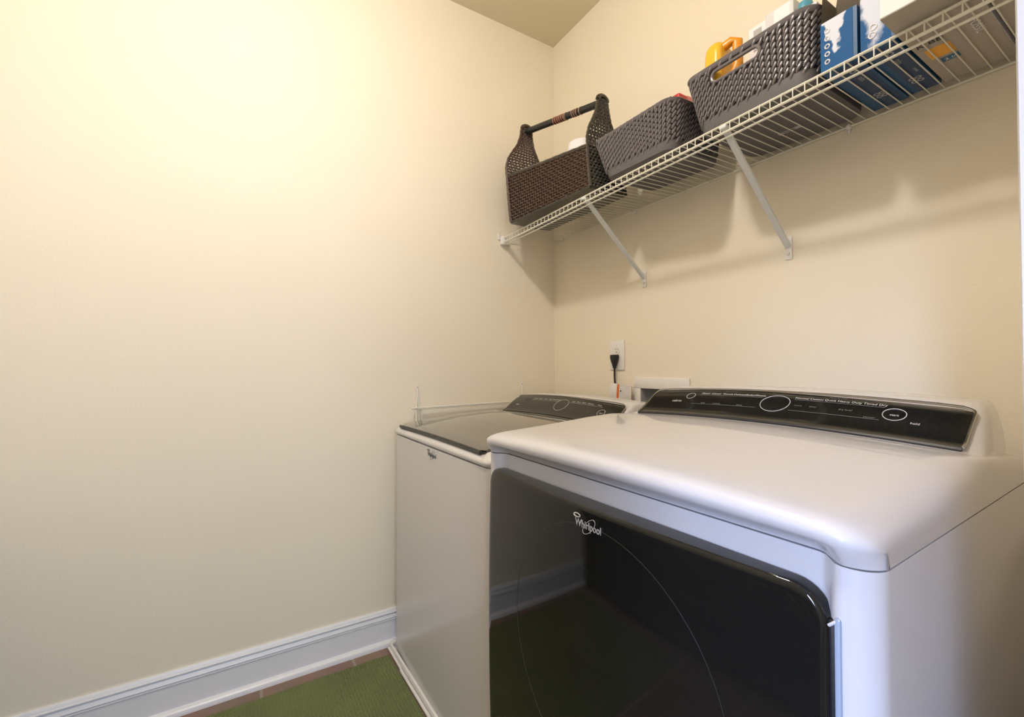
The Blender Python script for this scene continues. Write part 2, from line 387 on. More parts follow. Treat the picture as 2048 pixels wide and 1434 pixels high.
def ring_on(cap, cu, cq, ru, rq, w, lift, n=40):
    bm = nb(); pts = []
    for k in range(n):
        a = 2*PI*k/n; p = cap.surf(cu+ru*math.cos(a), cq+rq*math.sin(a)); pts.append(p+Vector((0, -0.4, 0.9))*lift)
    return tube(bm, pts, w, 5, closed=True)
def print_on(cap, name, s, u, q, size, lift, m, parent, xs=1.0):
    p = cap.surf(u, q); d = (cap.surf(u, q+0.004)-cap.surf(u, q-0.004)).normalized()
    e = (cap.surf(u+0.01, q)-cap.surf(u-0.01, q)).normalized()
    n = Vector((0, -d.z, d.y)); return text_mesh(name, s, size, m, parent, frame(p+n*lift, e, d), 0.0001, xs=xs)
def logo(parent, o, ex, ey, h, m, mono=False):
    """word mark with orbit ring and small oval"""
    F = frame(o, ex, ey)
    t = text_mesh('logo', 'Whirlpool', h, m, parent, F, 0.0005, xs=0.82)
    bm = nb()
    def ell(cx, cy, a, b, ang, r, skip=None):
        pts = []
        for k in range(41):
            th = 2*PI*k/40
            if skip and skip[0] < th < skip[1]: continue
            x, y = a*math.cos(th), b*math.sin(th); pts.append(F @ Vector((cx+x*math.cos(ang)-y*math.sin(ang), cy+x*math.sin(ang)+y*math.cos(ang), 0.0006)))
        tube(bm, pts, r, 5)
    ell(0.15*h, 0.0*h, 1.05*h, 0.42*h, 0.75, 0.028*h)
    ell(-1.45*h, 0.68*h, 0.42*h, 0.17*h, 0, 0.06*h)
    obj('logo_ring', bm, m, parent)

# ================================================================ dryer
DX, DYF, DR = 0.906, -0.868, math.radians(1.3)
W = 0.732
dry = thing('dryer', 'large white clothes dryer with black glass door in the right foreground', 'dryer', (DX, DYF, 0), DR)
v = lambda y: y-DYF
dprof = [(v(-.876), .925), (v(-.880), .932), (v(-.884), .938), (v(-.886), .942), (v(-.888), .946), (v(-.889), .953), (v(-.887), .958), (v(-.880), .963), (v(-.866), .9665), (v(-.845), .969),
         (v(-.805), .971), (v(-.72), .976), (v(-.60), .985), (v(-.52), .989), (v(-.47), .987), (v(-.45), .9865), (v(-.437), .991), (v(-.42), 1.002), (v(-.395), 1.021), (v(-.375), 1.034), (v(-.358), 1.043),
         (v(-.345), 1.049), (v(-.33), 1.053), (v(-.27), 1.054), (v(-.21), 1.052), (v(-.188), 1.044), (v(-.182), 1.030), (v(-.182), .925)]
dcap = Cap(W, dprof, .925, v(-.46), 0, .986, .955, .050, .022, .014, .034, .024, con=(.048, .012, .052, .034))
obj('top_panel', dcap.build(), ENAM, dry, angle=80)
# body: plan outline with front corner posts and a recessed field for the door
def body_plan(Wd, depth, r, rec, bulge=0.0):
    P = []
    for k in range(7):
        a = PI + PI/2*k/6; P.append((r+r*math.cos(a), r+r*math.sin(a)))
    if rec:
        P += [(0.030, 0.0), (0.036, rec*0.1), (0.043, rec*0.5), (0.050, rec*0.9), (0.056, rec), (Wd-0.056, rec), (Wd-0.050, rec*0.9), (Wd-0.043, rec*0.5), (Wd-0.036, rec*0.1), (Wd-0.030, 0.0)]
    else:
        for k in range(1, 24):
            t = k/24; P.append((lerp(r, Wd-r, t), -bulge*(1-(2*t-1)**2)))
    for k in range(7):
        a = -PI/2 + PI/2*k/6; P.append((Wd-r+r*math.cos(a), r+r*math.sin(a)))
    P += [(Wd, depth), (0, depth)]; return P
obj('cabinet', prism(nb(), [(x, y-0.007) for x, y in body_plan(W, v(-.182)+0.005, 0.028, 0.021)], 0.03, 0.9235), ENAM, dry)
for fx in (0.06, W-0.06):
    for fy in (0.08, 0.60): obj('levelling_foot', lathe(nb(), [(0.022, 0.0), (0.022, 0.012), (0.012, 0.014), (0.012, 0.032)], (fx, fy, 0), 16), BLK, dry)
# seam gasket shadow line
# door: bulged glossy slab with rounded corners
def door_bm(x0, x1, z0, z1, r, yb, yf, bulge, n=44, m_=36):
    bm = nb(); cx, cz = (x0+x1)/2, (z0+z1)/2; a, b = (x1-x0)/2, (z1-z0)/2
    def outline(inset):
        A, B, R = a-inset, b-inset, max(0.002, r-inset); P = []
        for (sx, sz, a0) in ((1, 1, 0), (-1, 1, PI/2), (-1, -1, PI), (1, -1, 3*PI/2)):
            for k in range(9):
                th = a0+PI/2*k/8; P.append((cx+sx*(A-R)+R*math.cos(th), cz+sz*(B-R)+R*math.sin(th)))
            nx_, nz_ = {0: (-1, 1), 1: (-1, -1), 2: (1, -1), 3: (1, 1)}[int(a0/(PI/2)+0.1)]; a1 = a0+PI/2
            p0 = P[-1]; p1 = (cx+nx_*(A-R)+R*math.cos(a1), cz+nz_*(B-R)+R*math.sin(a1))
            for k in range(1, 24): P.append((lerp(p0[0], p1[0], k/24), lerp(p0[1], p1[1], k/24)))
        return P
    def yy(x, z, base):
        return base-bulge*(1-((x-cx)/a)**2)*1.0-bulge*0.35*(1-((z-cz)/b)**2)
    rows = []
    O = outline(0); rows.append([Vector((x, yb, z)) for x, z in O])
    rows.append([Vector((x, yf+0.006, z)) for x, z in O])
    for ins, dy in ((0.0008, 0.003), (0.003, 0.001), (0.006, 0.0)):
        rows.append([Vector((x, yy(x, z, yf)+dy+bulge*(1-((x-cx)/a)**2)*0.0, z)) for x, z in outline(ins)])
    base = outline(0.006)
    for k in range(1, 30):
        t = 1-k/30; rows.append([Vector((cx+(x-cx)*t, yy(cx+(x-cx)*t, cz+(z-cz)*t, yf), cz+(z-cz)*t)) for x, z in base])
    V = grid(bm, rows, True); bm.faces.new(V[-1]); bm.faces.new(V[0][::-1]); return bm
dor = obj('door', door_bm(0.018, 0.691, 0.26, 0.893, 0.036, 0.010, -0.008, 0.016), DOORG, dry, angle=40)
# faint ring of the window behind the dark glass
bmr = nb(); pts = []
for k in range(72):
    a = 2*PI*k/72; x, z = 0.374+0.222*math.cos(a), 0.652+0.212*math.sin(a); dxn = (x-0.3545)/0.3365; dzn = (z-0.5765)/0.3165
    pts.append((x, -0.0078-0.016*(1-dxn*dxn)-0.0056*(1-dzn*dzn), z))
tube(bmr, pts, 0.0007, 5, closed=True); obj('window_ring', bmr, mat('ring_grey', (0.018, 0.018, 0.015, 1), 0.45), dor)
# grip on the right-hand edge of the door and the chamfer beside it
bmg = nb(); box(bmg, (0.688, -0.005, 0.30), (0.6955, 0.010, 0.866), 0.003); obj('grip', bmg, BLK, dor)
bmg = nb(); tube(bmg, [(0.692, -0.0085, 0.862), (0.695, -0.009, 0.865), (0.699, -0.008, 0.869)], 0.0016, 8); obj('grip_catch', bmg, ENAM, dor)
bmg = nb(); box(bmg, (0.6965, -0.010, 0.27), (0.7025, 0.010, 0.872), 0.0025); obj('door_recess', bmg, mat('blue_reflection_enamel', (0.30, 0.36, 0.46, 1), 0.3, coat=0.5), dry)  # bluish reflected light painted into the chamfer's colour
logo(dor, (0.3625, -0.0268, 0.8635), (1, 0.0, 0), (0, 0, 1), 0.0175, BADGE)
# control panel
def dlo(q): return 0.076 + max(0, q-v(-.385))*0.15 + max(0, (q-v(-.372))/0.011)**2*0.008
def dhi(q): return W-0.034 - max(0, (q-v(-.374))/0.013)**2*0.020
qs = [v(y) for y in (-.449, -.444, -.436, -.426, -.412, -.40, -.39, -.382, -.375, -.370, -.366, -.362)]
ctl = obj('control_panel', slab_on(dcap, qs, dlo, dhi, 0.006, 0.007, 30), GLASS, dry, angle=30)
bme = nb(); pts = [dcap.surf(dlo(q)-0.001, q)+Vector((0, -0.003, 0.006)) for q in qs] + [dcap.surf(lerp(dlo(qs[-1]), dhi(qs[-1]), k/20), qs[-1])+Vector((0, -0.002, 0.007)) for k in range(1, 20)] + [dcap.surf(dhi(q)+0.001, q)+Vector((0, -0.003, 0.006)) for q in reversed(qs)]
tube(bme, pts, 0.0022, 6); obj('panel_edging', bme, CHROME, ctl)
bml = nb(); pts = [dcap.surf(lerp(dlo(qs[0]), dhi(qs[0]), k/24), qs[0]-0.002)+Vector((0, -0.001, 0.003)) for k in range(25)]
tube(bml, pts, 0.0035, 6); obj('panel_lip', bml, BLK, ctl)
obj('dial_ring', ring_on(dcap, 0.402, v(-.398), 0.029, 0.021, 0.0007, 0.0075), PRINT, ctl)
obj('button_ring', ring_on(dcap, 0.603, v(-.398), 0.0165, 0.0125, 0.0007, 0.0075), PRINT, ctl)
obj('button_ring', ring_on(dcap, 0.194, v(-.389), 0.011, 0.009, 0.0006, 0.0075), PRINT, ctl)
LF = 0.0066
def panel_print(cap, c, base, cu0, names, xs, q, size, m):
    for s_, u in zip(names, xs): print_on(cap, 'lettering', s_, u, q, size, LF, m, c)
panel_print(dcap, ctl, 0, 0, ['Mixed', 'Casual', 'Towels', 'Delicate', 'Bulky/Sheets'], [0.228, 0.256, 0.286, 0.315, 0.352], v(-.378), 0.0088, PRINT)
panel_print(dcap, ctl, 0, 0, ['Normal', 'Cotton', 'Quick', 'Heavy Duty', 'Timed Dry'], [0.447, 0.474, 0.498, 0.530, 0.570], v(-.378), 0.0082, PRINT)
print_on(dcap, 'lettering', 'What to Dry', 0.290, v(-.3695), 0.006, LF, PRINTD, ctl); print_on(dcap, 'lettering', 'How to Dry', 0.508, v(-.3695), 0.006, LF, PRINTD, ctl)
print_on(dcap, 'lettering', 'cabrio', 0.164, v(-.404), 0.011, LF, PRINT, ctl)
print_on(dcap, 'lettering', 'start', 0.603, v(-.398), 0.007, LF, PRINT, ctl)
print_on(dcap, 'lettering', 'hold', 0.634, v(-.410), 0.007, LF, PRINT, ctl)
for (a, b, y_, m_) in ((0.215, 0.370, -.384, PRINTD), (0.210, 0.368, -.412, PRINTD), (0.435, 0.585, -.384, PRINTD), (0.435, 0.585, -.412, PRINTD)):
    bm = nb(); tube(bm, [dcap.surf(lerp(a, b, k/8), v(y_))+Vector((0, -.0035, .0060)) for k in range(9)], 0.0005, 4); obj('panel_line', bm, m_, ctl)
for u_, s_, y_ in ((0.24, 'light', -.408), (0.275, 'wrinkle', -.408), (0.33, 'damp', -.408), (0.448, 'more', -.398), (0.475, 'temp', -.398), (0.53, 'dry level', -.398), (0.57, 'sensor', -.408)):
    print_on(dcap, 'lettering', s_, u_, v(y_), 0.0065, LF, PRINTD, ctl)
# power cord stub: small dark grommet on the top edge
bm = nb(); lathe(bm, [(0.001, 0), (0.004, 0.0), (0.004, 0.003), (0.001, 0.004)], (0.545, v(-.205), 1.0515), 10); obj('grommet', bm, BLK, dry)

# ================================================================ washer
WX, WYF, WR = 0.058, -0.834, math.radians(1.9)
W2 = 0.735
wash = thing('washer', 'white top-loading washer with dark glass lid in the left corner of the room', 'washing machine', (WX, WYF, 0), WR)
wprof = [(0.004, .851), (0.000, .854), (-0.004, .860), (-0.003, .866), (0.004, .871), (0.016, .8745), (0.05, .879), (0.13, .888), (0.22, .8965), (0.35, .9045), (0.44, .9055), (0.475, .906), (.492, .912), (.51, .926), (.53, .944), (.553, .961),
         (.573, .974), (.585, .981), (.600, .986), (.68, .985), (.70, .976), (.705, .96), (.705, .851)]
wcap = Cap(W2, wprof, .851, .45, 0, .906, .89, .022, .010, .013, .024, 0.0, horn=0.012)
obj('top_panel', wcap.build(), ENAMF, wash, angle=50)
obj('cabinet', prism(nb(), [(x, y+0.003) for x, y in body_plan(W2, 0.70, 0.022, 0, 0.008)], 0.022, 0.8495), ENAMF, wash)
for fx in (0.06, W2-0.06):
    for fy in (0.08, 0.62): obj('levelling_foot', lathe(nb(), [(0.022, 0.0045), (0.022, 0.012), (0.012, 0.014), (0.012, 0.024)], (fx, fy, 0), 16), BLK, wash)
def lid_rear(u): t = (u-W2/2)/(W2/2); return 0.478-0.085*(1-t*t)**0.8
def lid_bm():
    bm = nb(); nq, nu = 22, 26; rows = []; low = []
    u0, u1 = 0.030, 0.686
    for i in range(nq+1):
        r = []; l = []
        for k in range(nu+1):
            u = lerp(u0, u1, k/nu); q0 = 0.012; q1 = lid_rear(u); q = lerp(q0, q1, (i/nq))
            d = min(u-u0, u1-u)
            if i == 0 and d < 0.012: q += 0.012-d
            p = wcap.surf(u, max(q, 0.016)); p = Vector((u, q, p.z+0.0140 - (0.002 if i == 0 else 0))); r.append(p); l.append(p-Vector((0, -0.003, 0.0125)))
        rows.append(r); low.append(l)
    V = grid(bm, rows); Lw = grid(bm, low)
    ring = [(0, k) for k in range(nu+1)] + [(i, nu) for i in range(1, nq+1)] + [(nq, k) for k in range(nu-1, -1, -1)] + [(i, 0) for i in range(nq-1, 0, -1)]
    for j in range(len(ring)):
        a, b = ring[j], ring[(j+1) % len(ring)]
        bm.faces.new((V[a[0]][a[1]], V[b[0]][b[1]], Lw[b[0]][b[1]], Lw[a[0]][a[1]]))
    return bm
lid = obj('lid', lid_bm(), LIDG, wash, angle=40)
bmt = nb(); tube(bmt, [wcap.surf(lerp(0.040, 0.676, k/24), 0.016)+Vector((0, -0.0045, 0.0075)) for k in range(25)], 0.0058, 8); obj('lid_front_trim', bmt, BLK, lid)
bme = nb(); tube(bme, [wcap.surf(lerp(0.034, 0.682, k/24), min(0.6, lid_rear(lerp(0.034, 0.682, k/24))+0.001))+Vector((0, 0, 0.0140)) for k in range(25)], 0.0015, 5); obj('lid_edging', bme, CHROME, lid)
# black console: lower curved apron and control glass
bm = nb(); rows = []
for i in range(9):
    r = []
    for k in range(25):
        u = lerp(0.036, W2-0.040, k/24); q = lerp(lid_rear(u)+0.006, 0.497, i/8); r.append(wcap.surf(u, q)+Vector((0, -0.001, 0.0035 if 0 < i else 0.0015)))
    rows.append(r)
grid(bm, rows); 
for f in list(bm.faces): pass
obj('console_apron', bm, GLASS, wash)
def wlo(q): return 0.036 + max(0, q-0.52)*0.22 + max(0, (q-0.566)/0.011)**2*0.008
def whi(q): return W2-0.036 - max(0, q-0.50)*0.12 - max(0, (q-0.562)/0.015)**2*0.020
qs = [0.488, 0.494, 0.503, 0.515, 0.53, 0.543, 0.553, 0.562, 0.569, 0.574, 0.577]
wct = obj('control_panel', slab_on(wcap, qs, wlo, whi, 0.0055, 0.0065, 28), GLASS, wash, angle=30)
bme = nb(); pts = [wcap.surf(wlo(q)-0.001, q)+Vector((0, -0.003, 0.005)) for q in qs] + [wcap.surf(lerp(wlo(qs[-1]), whi(qs[-1]), k/20), qs[-1])+Vector((0, -0.002, 0.006)) for k in range(1, 20)] + [wcap.surf(whi(q)+0.001, q)+Vector((0, -0.003, 0.005)) for q in reversed(qs)]
tube(bme, pts, 0.0018, 6); obj('panel_edging', bme, CHROME, wct)
obj('dial_ring', ring_on(wcap, 0.388, 0.535, 0.036, 0.024, 0.0008, 0.0065), PRINT, wct)
obj('button_ring', ring_on(wcap, 0.613, 0.527, 0.016, 0.012, 0.0007, 0.0065), PRINT, wct)
obj('button_ring', ring_on(wcap, 0.150, 0.543, 0.012, 0.010, 0.0006, 0.0065), PRINTD, wct)
LF = 0.0060
for s_, u in zip(['Normal', 'Casual', 'Heavy', 'Bulky', 'Sheets/Towels'], [0.196, 0.231, 0.265, 0.299, 0.338]): print_on(wcap, 'lettering', s_, u, 0.556, 0.0085, LF, PRINT, wct)
for s_, u in zip(['Soak', 'Rinse', 'Quick', 'Delicate', 'Clean'], [0.440, 0.468, 0.497, 0.533, 0.578]): print_on(wcap, 'lettering', s_, u, 0.556, 0.0095, LF, PRINT, wct)
print_on(wcap, 'lettering', 'cabrio', 0.105, 0.523, 0.010, LF, PRINT, wct); print_on(wcap, 'lettering', 'start', 0.613, 0.527, 0.008, LF, PRINT, wct)
for u_, s_ in ((0.20, 'temp'), (0.25, 'spin speed'), (0.32, 'soil'), (0.46, 'options'), (0.51, 'extra'), (0.555, 'delay')): print_on(wcap, 'lettering', s_, u_, 0.525, 0.006, LF, PRINTD, wct)
for (a, b, q_) in ((0.18, 0.36, 0.549), (0.425, 0.60, 0.549)):
    bm = nb(); tube(bm, [wcap.surf(lerp(a, b, k/8), q_)+Vector((0, -.003, .0052)) for k in range(9)], 0.0005, 4); obj('panel_line', bm, PRINT, wct)
logo(wash, (0.385, -0.0058, 0.829), (1, 0.0, 0), (0, 0, 1), 0.019, mat('badge_dark', (0.16, 0.155, 0.15, 1), 0.4))

# ---- drain pan under the washer
pan = thing('drain_pan', 'low white plastic drain tray with a raised rim under the washer', 'drain pan', (WX, WYF, 0), WR)
bm = nb()
px0, px1, py0, py1 = -0.024, 0.775, -0.013, 0.72
prof = [(0.0, 0.0), (-0.002, 0.018), (0.001, 0.024), (0.006, 0.026), (0.010, 0.022), (0.012, 0.004)]
rows = []
for d, z in prof:
    rows.append([Vector((x, y, z)) for x, y in roundrect(px0+d, px1-d, py0+d, py1-d, 0.02)])
V = grid(bm, rows, True); bm.faces.new(V[0][::-1]); bm.faces.new(V[-1])
obj('tray', bm, PLAST, pan)
bm = nb(); tube(bm, [(px0+0.01, py0-0.004, 0.008), (px0+0.16, py0-0.006, 0.008)], 0.0045, 8); tube(bm, [(px0+0.162, py0-0.008, 0.007), (px1-0.02, py0-0.0065, 0.007)], 0.0055, 8); obj('rim_trim', bm, PLAST, pan)

# ================================================================ wire shelf
def zf(x): return 1.716+0.0165*x
ZB = 1.744
SX0, SX1 = 0.012, 1.762
shelf = thing('wire_shelf', 'long white wire shelf with diagonal braces mounted on the back wall', 'shelf', (0, 0, 0))
def rail(bm, y, zfun, r): tube(bm, [(lerp(SX0, SX1, k/12), y, zfun(lerp(SX0, SX1, k/12))) for k in range(13)], r, 8)
bm = nb(); rail(bm, -0.306, zf, 0.0030); rail(bm, -0.306, lambda x: zf(x)-0.021, 0.0034); rail(bm, -0.290, lambda x: zf(x)-0.0275, 0.0028)
obj('front_rail', bm, WIRE, shelf)
bm = nb(); rail(bm, -0.0065, lambda x: ZB-0.003, 0.0030); obj('back_rail', bm, WIRE, shelf)
bm = nb(); x = 0.024
xoff = 1.474 - 0.025*58
for i in range(0, 70):
    x = xoff+0.025*i
    if x < SX0+0.004 or x > SX1-0.004: continue
    tube(bm, [(x, -0.003, ZB), (x, -0.02, ZB), (x, -0.300, zf(x)+0.003), (x, -0.3065, zf(x)+0.0025), (x, -0.3085, zf(x)-0.004), (x, -0.3085, zf(x)-0.022)], 0.00135, 6)
obj('deck_wires', bm, WIRE, shelf)
for bx in (0.592, 1.133):
    bm = nb(); z1 = zf(bx)-0.008
    A = Vector((bx-0.004, -0.298, z1)); B = Vector((bx, -0.006, 1.462)); d = (B-A).normalized(); s_ = Vector((1, 0, 0)); u_ = s_.cross(d)
    rows = []
    for t, hw in ((0, 0.0075), (0.04, 0.0085), (0.96, 0.0085), (1, 0.0075)):
        P = A.lerp(B, t); rows.append([P+s_*a*hw+u_*b_ for a, b_ in ((-1, -0.002), (-0.9, -0.0035), (0.9, -0.0035), (1, -0.002), (1, 0.004), (0.85, 0.004), (0.85, -0.0015), (-0.85, -0.0015), (-0.85, 0.004), (-1, 0.004))])
    V = grid(bm, rows, True); bm.faces.new(V[0]); bm.faces.new(V[-1][::-1])
    br = obj('support_brace', bm, STRUT, shelf)
    bm = nb(); box(bm, (bx-0.010, -0.0045, 1.425), (bx+0.010, -0.0003, 1.492), 0.003); obj('foot_plate', bm, PLAST, br)
    bm = nb(); tube(bm, [(bx, -0.004, 1.442), (bx, -0.0075, 1.442)], 0.0042, 10); obj('screw', bm, CHROME, br)
    bm = nb(); box(bm, (bx-0.013, -0.312, z1-0.003), (bx+0.007, -0.292, z1+0.006), 0.003); obj('rail_clip', bm, STRUT, br)
for cx_ in (0.08, 0.549, 1.02, 1.288):
    bm = nb(); box(bm, (cx_-0.005, -0.012, ZB-0.009), (cx_+0.005, -0.0003, ZB+0.004), 0.002); box(bm, (cx_-0.003, -0.006, ZB-0.020), (cx_+0.003, -0.0003, ZB-0.008), 0.0015)
    obj('wall_clip', bm, PLAST, shelf)
bm = nb(); box(bm, (0.0003, -0.318, zf(0)-0.031), (0.026, -0.286, zf(0)+0.008), 0.004); box(bm, (0.0003, -0.332, zf(0)-0.008), (0.007, -0.318, zf(0)+0.022), 0.003); box(bm, (0.0003, -0.286, zf(0)-0.029), (0.004, -0.262, zf(0)-0.022), 0.001)
obj('end_bracket', bm, PLAST, shelf)

# ================================================================ baskets on the shelf
def wpoly(P0, P1, n): return [Vector(P0).lerp(Vector(P1), k/n) for k in range(n+1)]
# ---- wicker caddy, built from its own corner points
wk = thing('wicker_caddy', 'dark brown woven caddy basket with arched bar handle at the left shelf end', 'basket', (0.39, -0.24, 1.742))
wo = Vector((0.39, -0.24, 1.742))
bot = {'FL': (.150, -.345, 1.742), 'FR': (.630, -.312, 1.742), 'BR': (.622, -.140, 1.748), 'BL': (.130, -.132, 1.748)}
top = {'FL': (.140, -.360, 1.950), 'FR': (.606, -.306, 1.905), 'BR': (.604, -.135, 1.905), 'BL': (.118, -.128, 1.950)}
for D in (bot, top):
    for k in D: D[k] = Vector(D[k])-wo
def woven(bm, A, B, Ct, Dt, pitch_u, pitch_v, r, topcurve=None, nrm=None):
    """A,B bottom corners, Ct,Dt top corners (above A, B)"""
    L = (B-A).length; Hh = (Ct-A).length; nu = max(4, int(L/pitch_u)); nv = max(4, int(Hh/pitch_v))
    n = nrm.normalized()
    pt = lambda s, t: A.lerp(B, s).lerp(Ct.lerp(Dt, s), t)
    for j in range(nv):          # weavers
        t = (j+0.5)/nv; pts = []
        for i in range(nu*2+1):
            s = i/(nu*2); ph = math.sin(PI*(i/2+j)+PI/4*0)*r*0.9 if i % 2 == 1 else 0
            ph = r*0.95*(1 if ((i//2)+j) % 2 == 0 else -1) if i % 2 == 1 else 0
            pts.append(pt(s, t)+n*ph)
        tube(bm, pts, r, 6, flat=1.35)
    for i in range(nu):          # stakes
        s = (i+0.5)/nu; tube(bm, [pt(s, t_) for t_ in (0, 0.5, 1)], r*0.8, 5)
def backing(bm, A, B, Ct, Dt, n, off):
    o = n.normalized()*-off; vs = [bm.verts.new(p+o) for p in (A, B, Dt, Ct)]; f = bm.faces.new(vs)
    vs2 = [bm.verts.new(p+o*2) for p in (A, B, Dt, Ct)]; bm.faces.new(vs2[::-1])
    for i in range(4): bm.faces.new((vs[i], vs2[i], vs2[(i+1) % 4], vs[(i+1) % 4]))
bm = nb()
for (a, b_, n) in (('FL', 'FR', Vector((0, -1, 0))), ('BR', 'BL', Vector((0, 1, 0)))):
    woven(bm, bot[a], bot[b_], top[a], top[b_], 0.0145, 0.0118, 0.0031, nrm=n)
obj('woven_wall', bm, WICK, wk)
bm = nb()
for (a, b_, n) in (('FL', 'FR', Vector((0, -1, 0))), ('BR', 'BL', Vector((0, 1, 0))), ('BL', 'FL', Vector((-1, 0, 0))), ('FR', 'BR', Vector((1, 0, 0)))): backing(bm, bot[a], bot[b_], top[a], top[b_], n, 0.004)
vs = [bm.verts.new(bot[k]+Vector((0, 0, 0.004))) for k in ('FL', 'FR', 'BR', 'BL')]; bm.faces.new(vs)
vs = [bm.verts.new(bot[k]+Vector((0, 0, -0.001))) for k in ('FL', 'FR', 'BR', 'BL')]; bm.faces.new(vs)
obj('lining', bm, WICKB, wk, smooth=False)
bm = nb()
ringp = [top[k] for k in ('FL', 'FR', 'BR', 'BL')]
for i in range(4): tube(bm, wpoly(ringp[i], ringp[(i+1) % 4], 20), [0.0055+0.0012*(k % 2) for k in range(21)], 6)
ringp = [bot[k]+Vector((0, 0, 0.004)) for k in ('FL', 'FR', 'BR', 'BL')]
for i in range(4): tube(bm, wpoly(ringp[i], ringp[(i+1) % 4], 20), [0.0055+0.001*(k % 2) for k in range(21)], 6)
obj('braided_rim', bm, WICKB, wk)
# ends rising to the handle: profile rows (y_left, y_right, z)
endL = [(-.346, -.134, 1.748, .148), (-.352, -.134, 1.80, .147), (-.358, -.133, 1.87, .145), (-.362, -.132, 1.95, .142), (-.366, -.150, 1.99, .142), (-.356, -.185, 2.03, .144), (-.334, -.205, 2.065, .146), (-.310, -.225, 2.10, .148), (-.296, -.236, 2.14, .150), (-.290, -.240, 2.185, .151)]
endR = [(-.312, -.140, 1.748, .630), (-.310, -.138, 1.80, .622), (-.308, -.137, 1.87, .612), (-.306, -.136, 1.905, .608), (-.304, -.150, 1.94, .604), (-.292, -.168, 1.98, .602), (-.272, -.186, 2.015, .600), (-.256, -.196, 2.05, .600), (-.250, -.202, 2.08, .600), (-.246, -.206, 2.10, .600)]
for E_, sgn in ((endL, -1), (endR, 1)):
    bm = nb(); zt = [e[2] for e in E_]
    def at(z):
        for i in range(len(E_)-1):
            if E_[i][2] <= z <= E_[i+1][2]:
                t = (z-E_[i][2])/(E_[i+1][2]-E_[i][2]); return [lerp(E_[i][q], E_[i+1][q], t) for q in (0, 1, 3)]
        return [E_[-1][0], E_[-1][1], E_[-1][3]]
    nrow = int((zt[-1]-zt[0])/0.0115); j = 0
    for j in range(nrow):
        z = zt[0]+(j+0.5)*(zt[-1]-zt[0])/nrow; y0, y1, xx = at(z); nn = max(3, int((y1-y0)/0.0075)); pts = []
        for i in range(nn+1):
            y = lerp(y0, y1, i/nn); off = (0.0034 if (i+j) % 2 == 0 else -0.0034); pts.append(Vector((xx+off, y, z))-wo)
        tube(bm, pts, 0.0033, 6, flat=1.35)
    for s in [k/9 for k in range(10)]:
        pts = []
        for k in range(18):
            z = lerp(zt[0], zt[-1], k/17); y0, y1, xx = at(z); pts.append(Vector((xx, lerp(y0, y1, s), z))-wo)
        tube(bm, pts, 0.0032, 6)
    for s in (0, 1):
        pts = []
        for k in range(40):
            z = lerp(zt[0], zt[-1], k/39); y0, y1, xx = at(z); pts.append(Vector((xx, lerp(y0, y1, s), z))-wo)
        tube(bm, pts, [0.0052+0.0012*(k % 2) for k in range(40)], 6)
    ytop = (E_[-1][0]+E_[-1][1])/2; tube(bm, [Vector((E_[-1][3]-0.012*sgn*0, ytop+0.024*math.cos(PI*k/8), zt[-1]-0.008+0.018*math.sin(PI*k/8)))-wo for k in range(9)], 0.008, 8)
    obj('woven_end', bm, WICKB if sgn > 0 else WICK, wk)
hA = Vector((.146, -.265, 2.170))-wo; hB = Vector((.604, -.226, 2.086))-wo
hd = obj('handle', tube(nb(), [hA.lerp(hB, k/60) for k in range(61)], [0.0128+0.0009*(k % 2) for k in range(61)], 14), HAND, wk)
bm = nb(); tube(bm, [hA.lerp(hB, lerp(0.425, 0.56, k/8)) for k in range(9)], 0.0141, 14); obj('rust_band', bm, BROWN, hd)
for t in (0.423, 0.452, 0.482, 0.506, 0.532, 0.558, 0.574, 0.66, 0.685, 0.712, 0.75): obj('pale_binding', tube(nb(), [hA.lerp(hB, t), hA.lerp(hB, t+0.006)], 0.0147, 14), PALE, hd)
# white paper roll inside the caddy
tag(obj('paper_roll', lathe(nb(), [(0.02, 0), (0.052, 0), (0.056, 0.004), (0.057, 0.02), (0.057, 0.235), (0.054, 0.243), (0.04, 0.248), (0.02, 0.248), (0.018, 0.235)], (0, 0, 0), 40), WPAP), 'white paper roll standing inside the brown woven caddy', 'paper roll').location = (0.462, -0.205, 1.752)

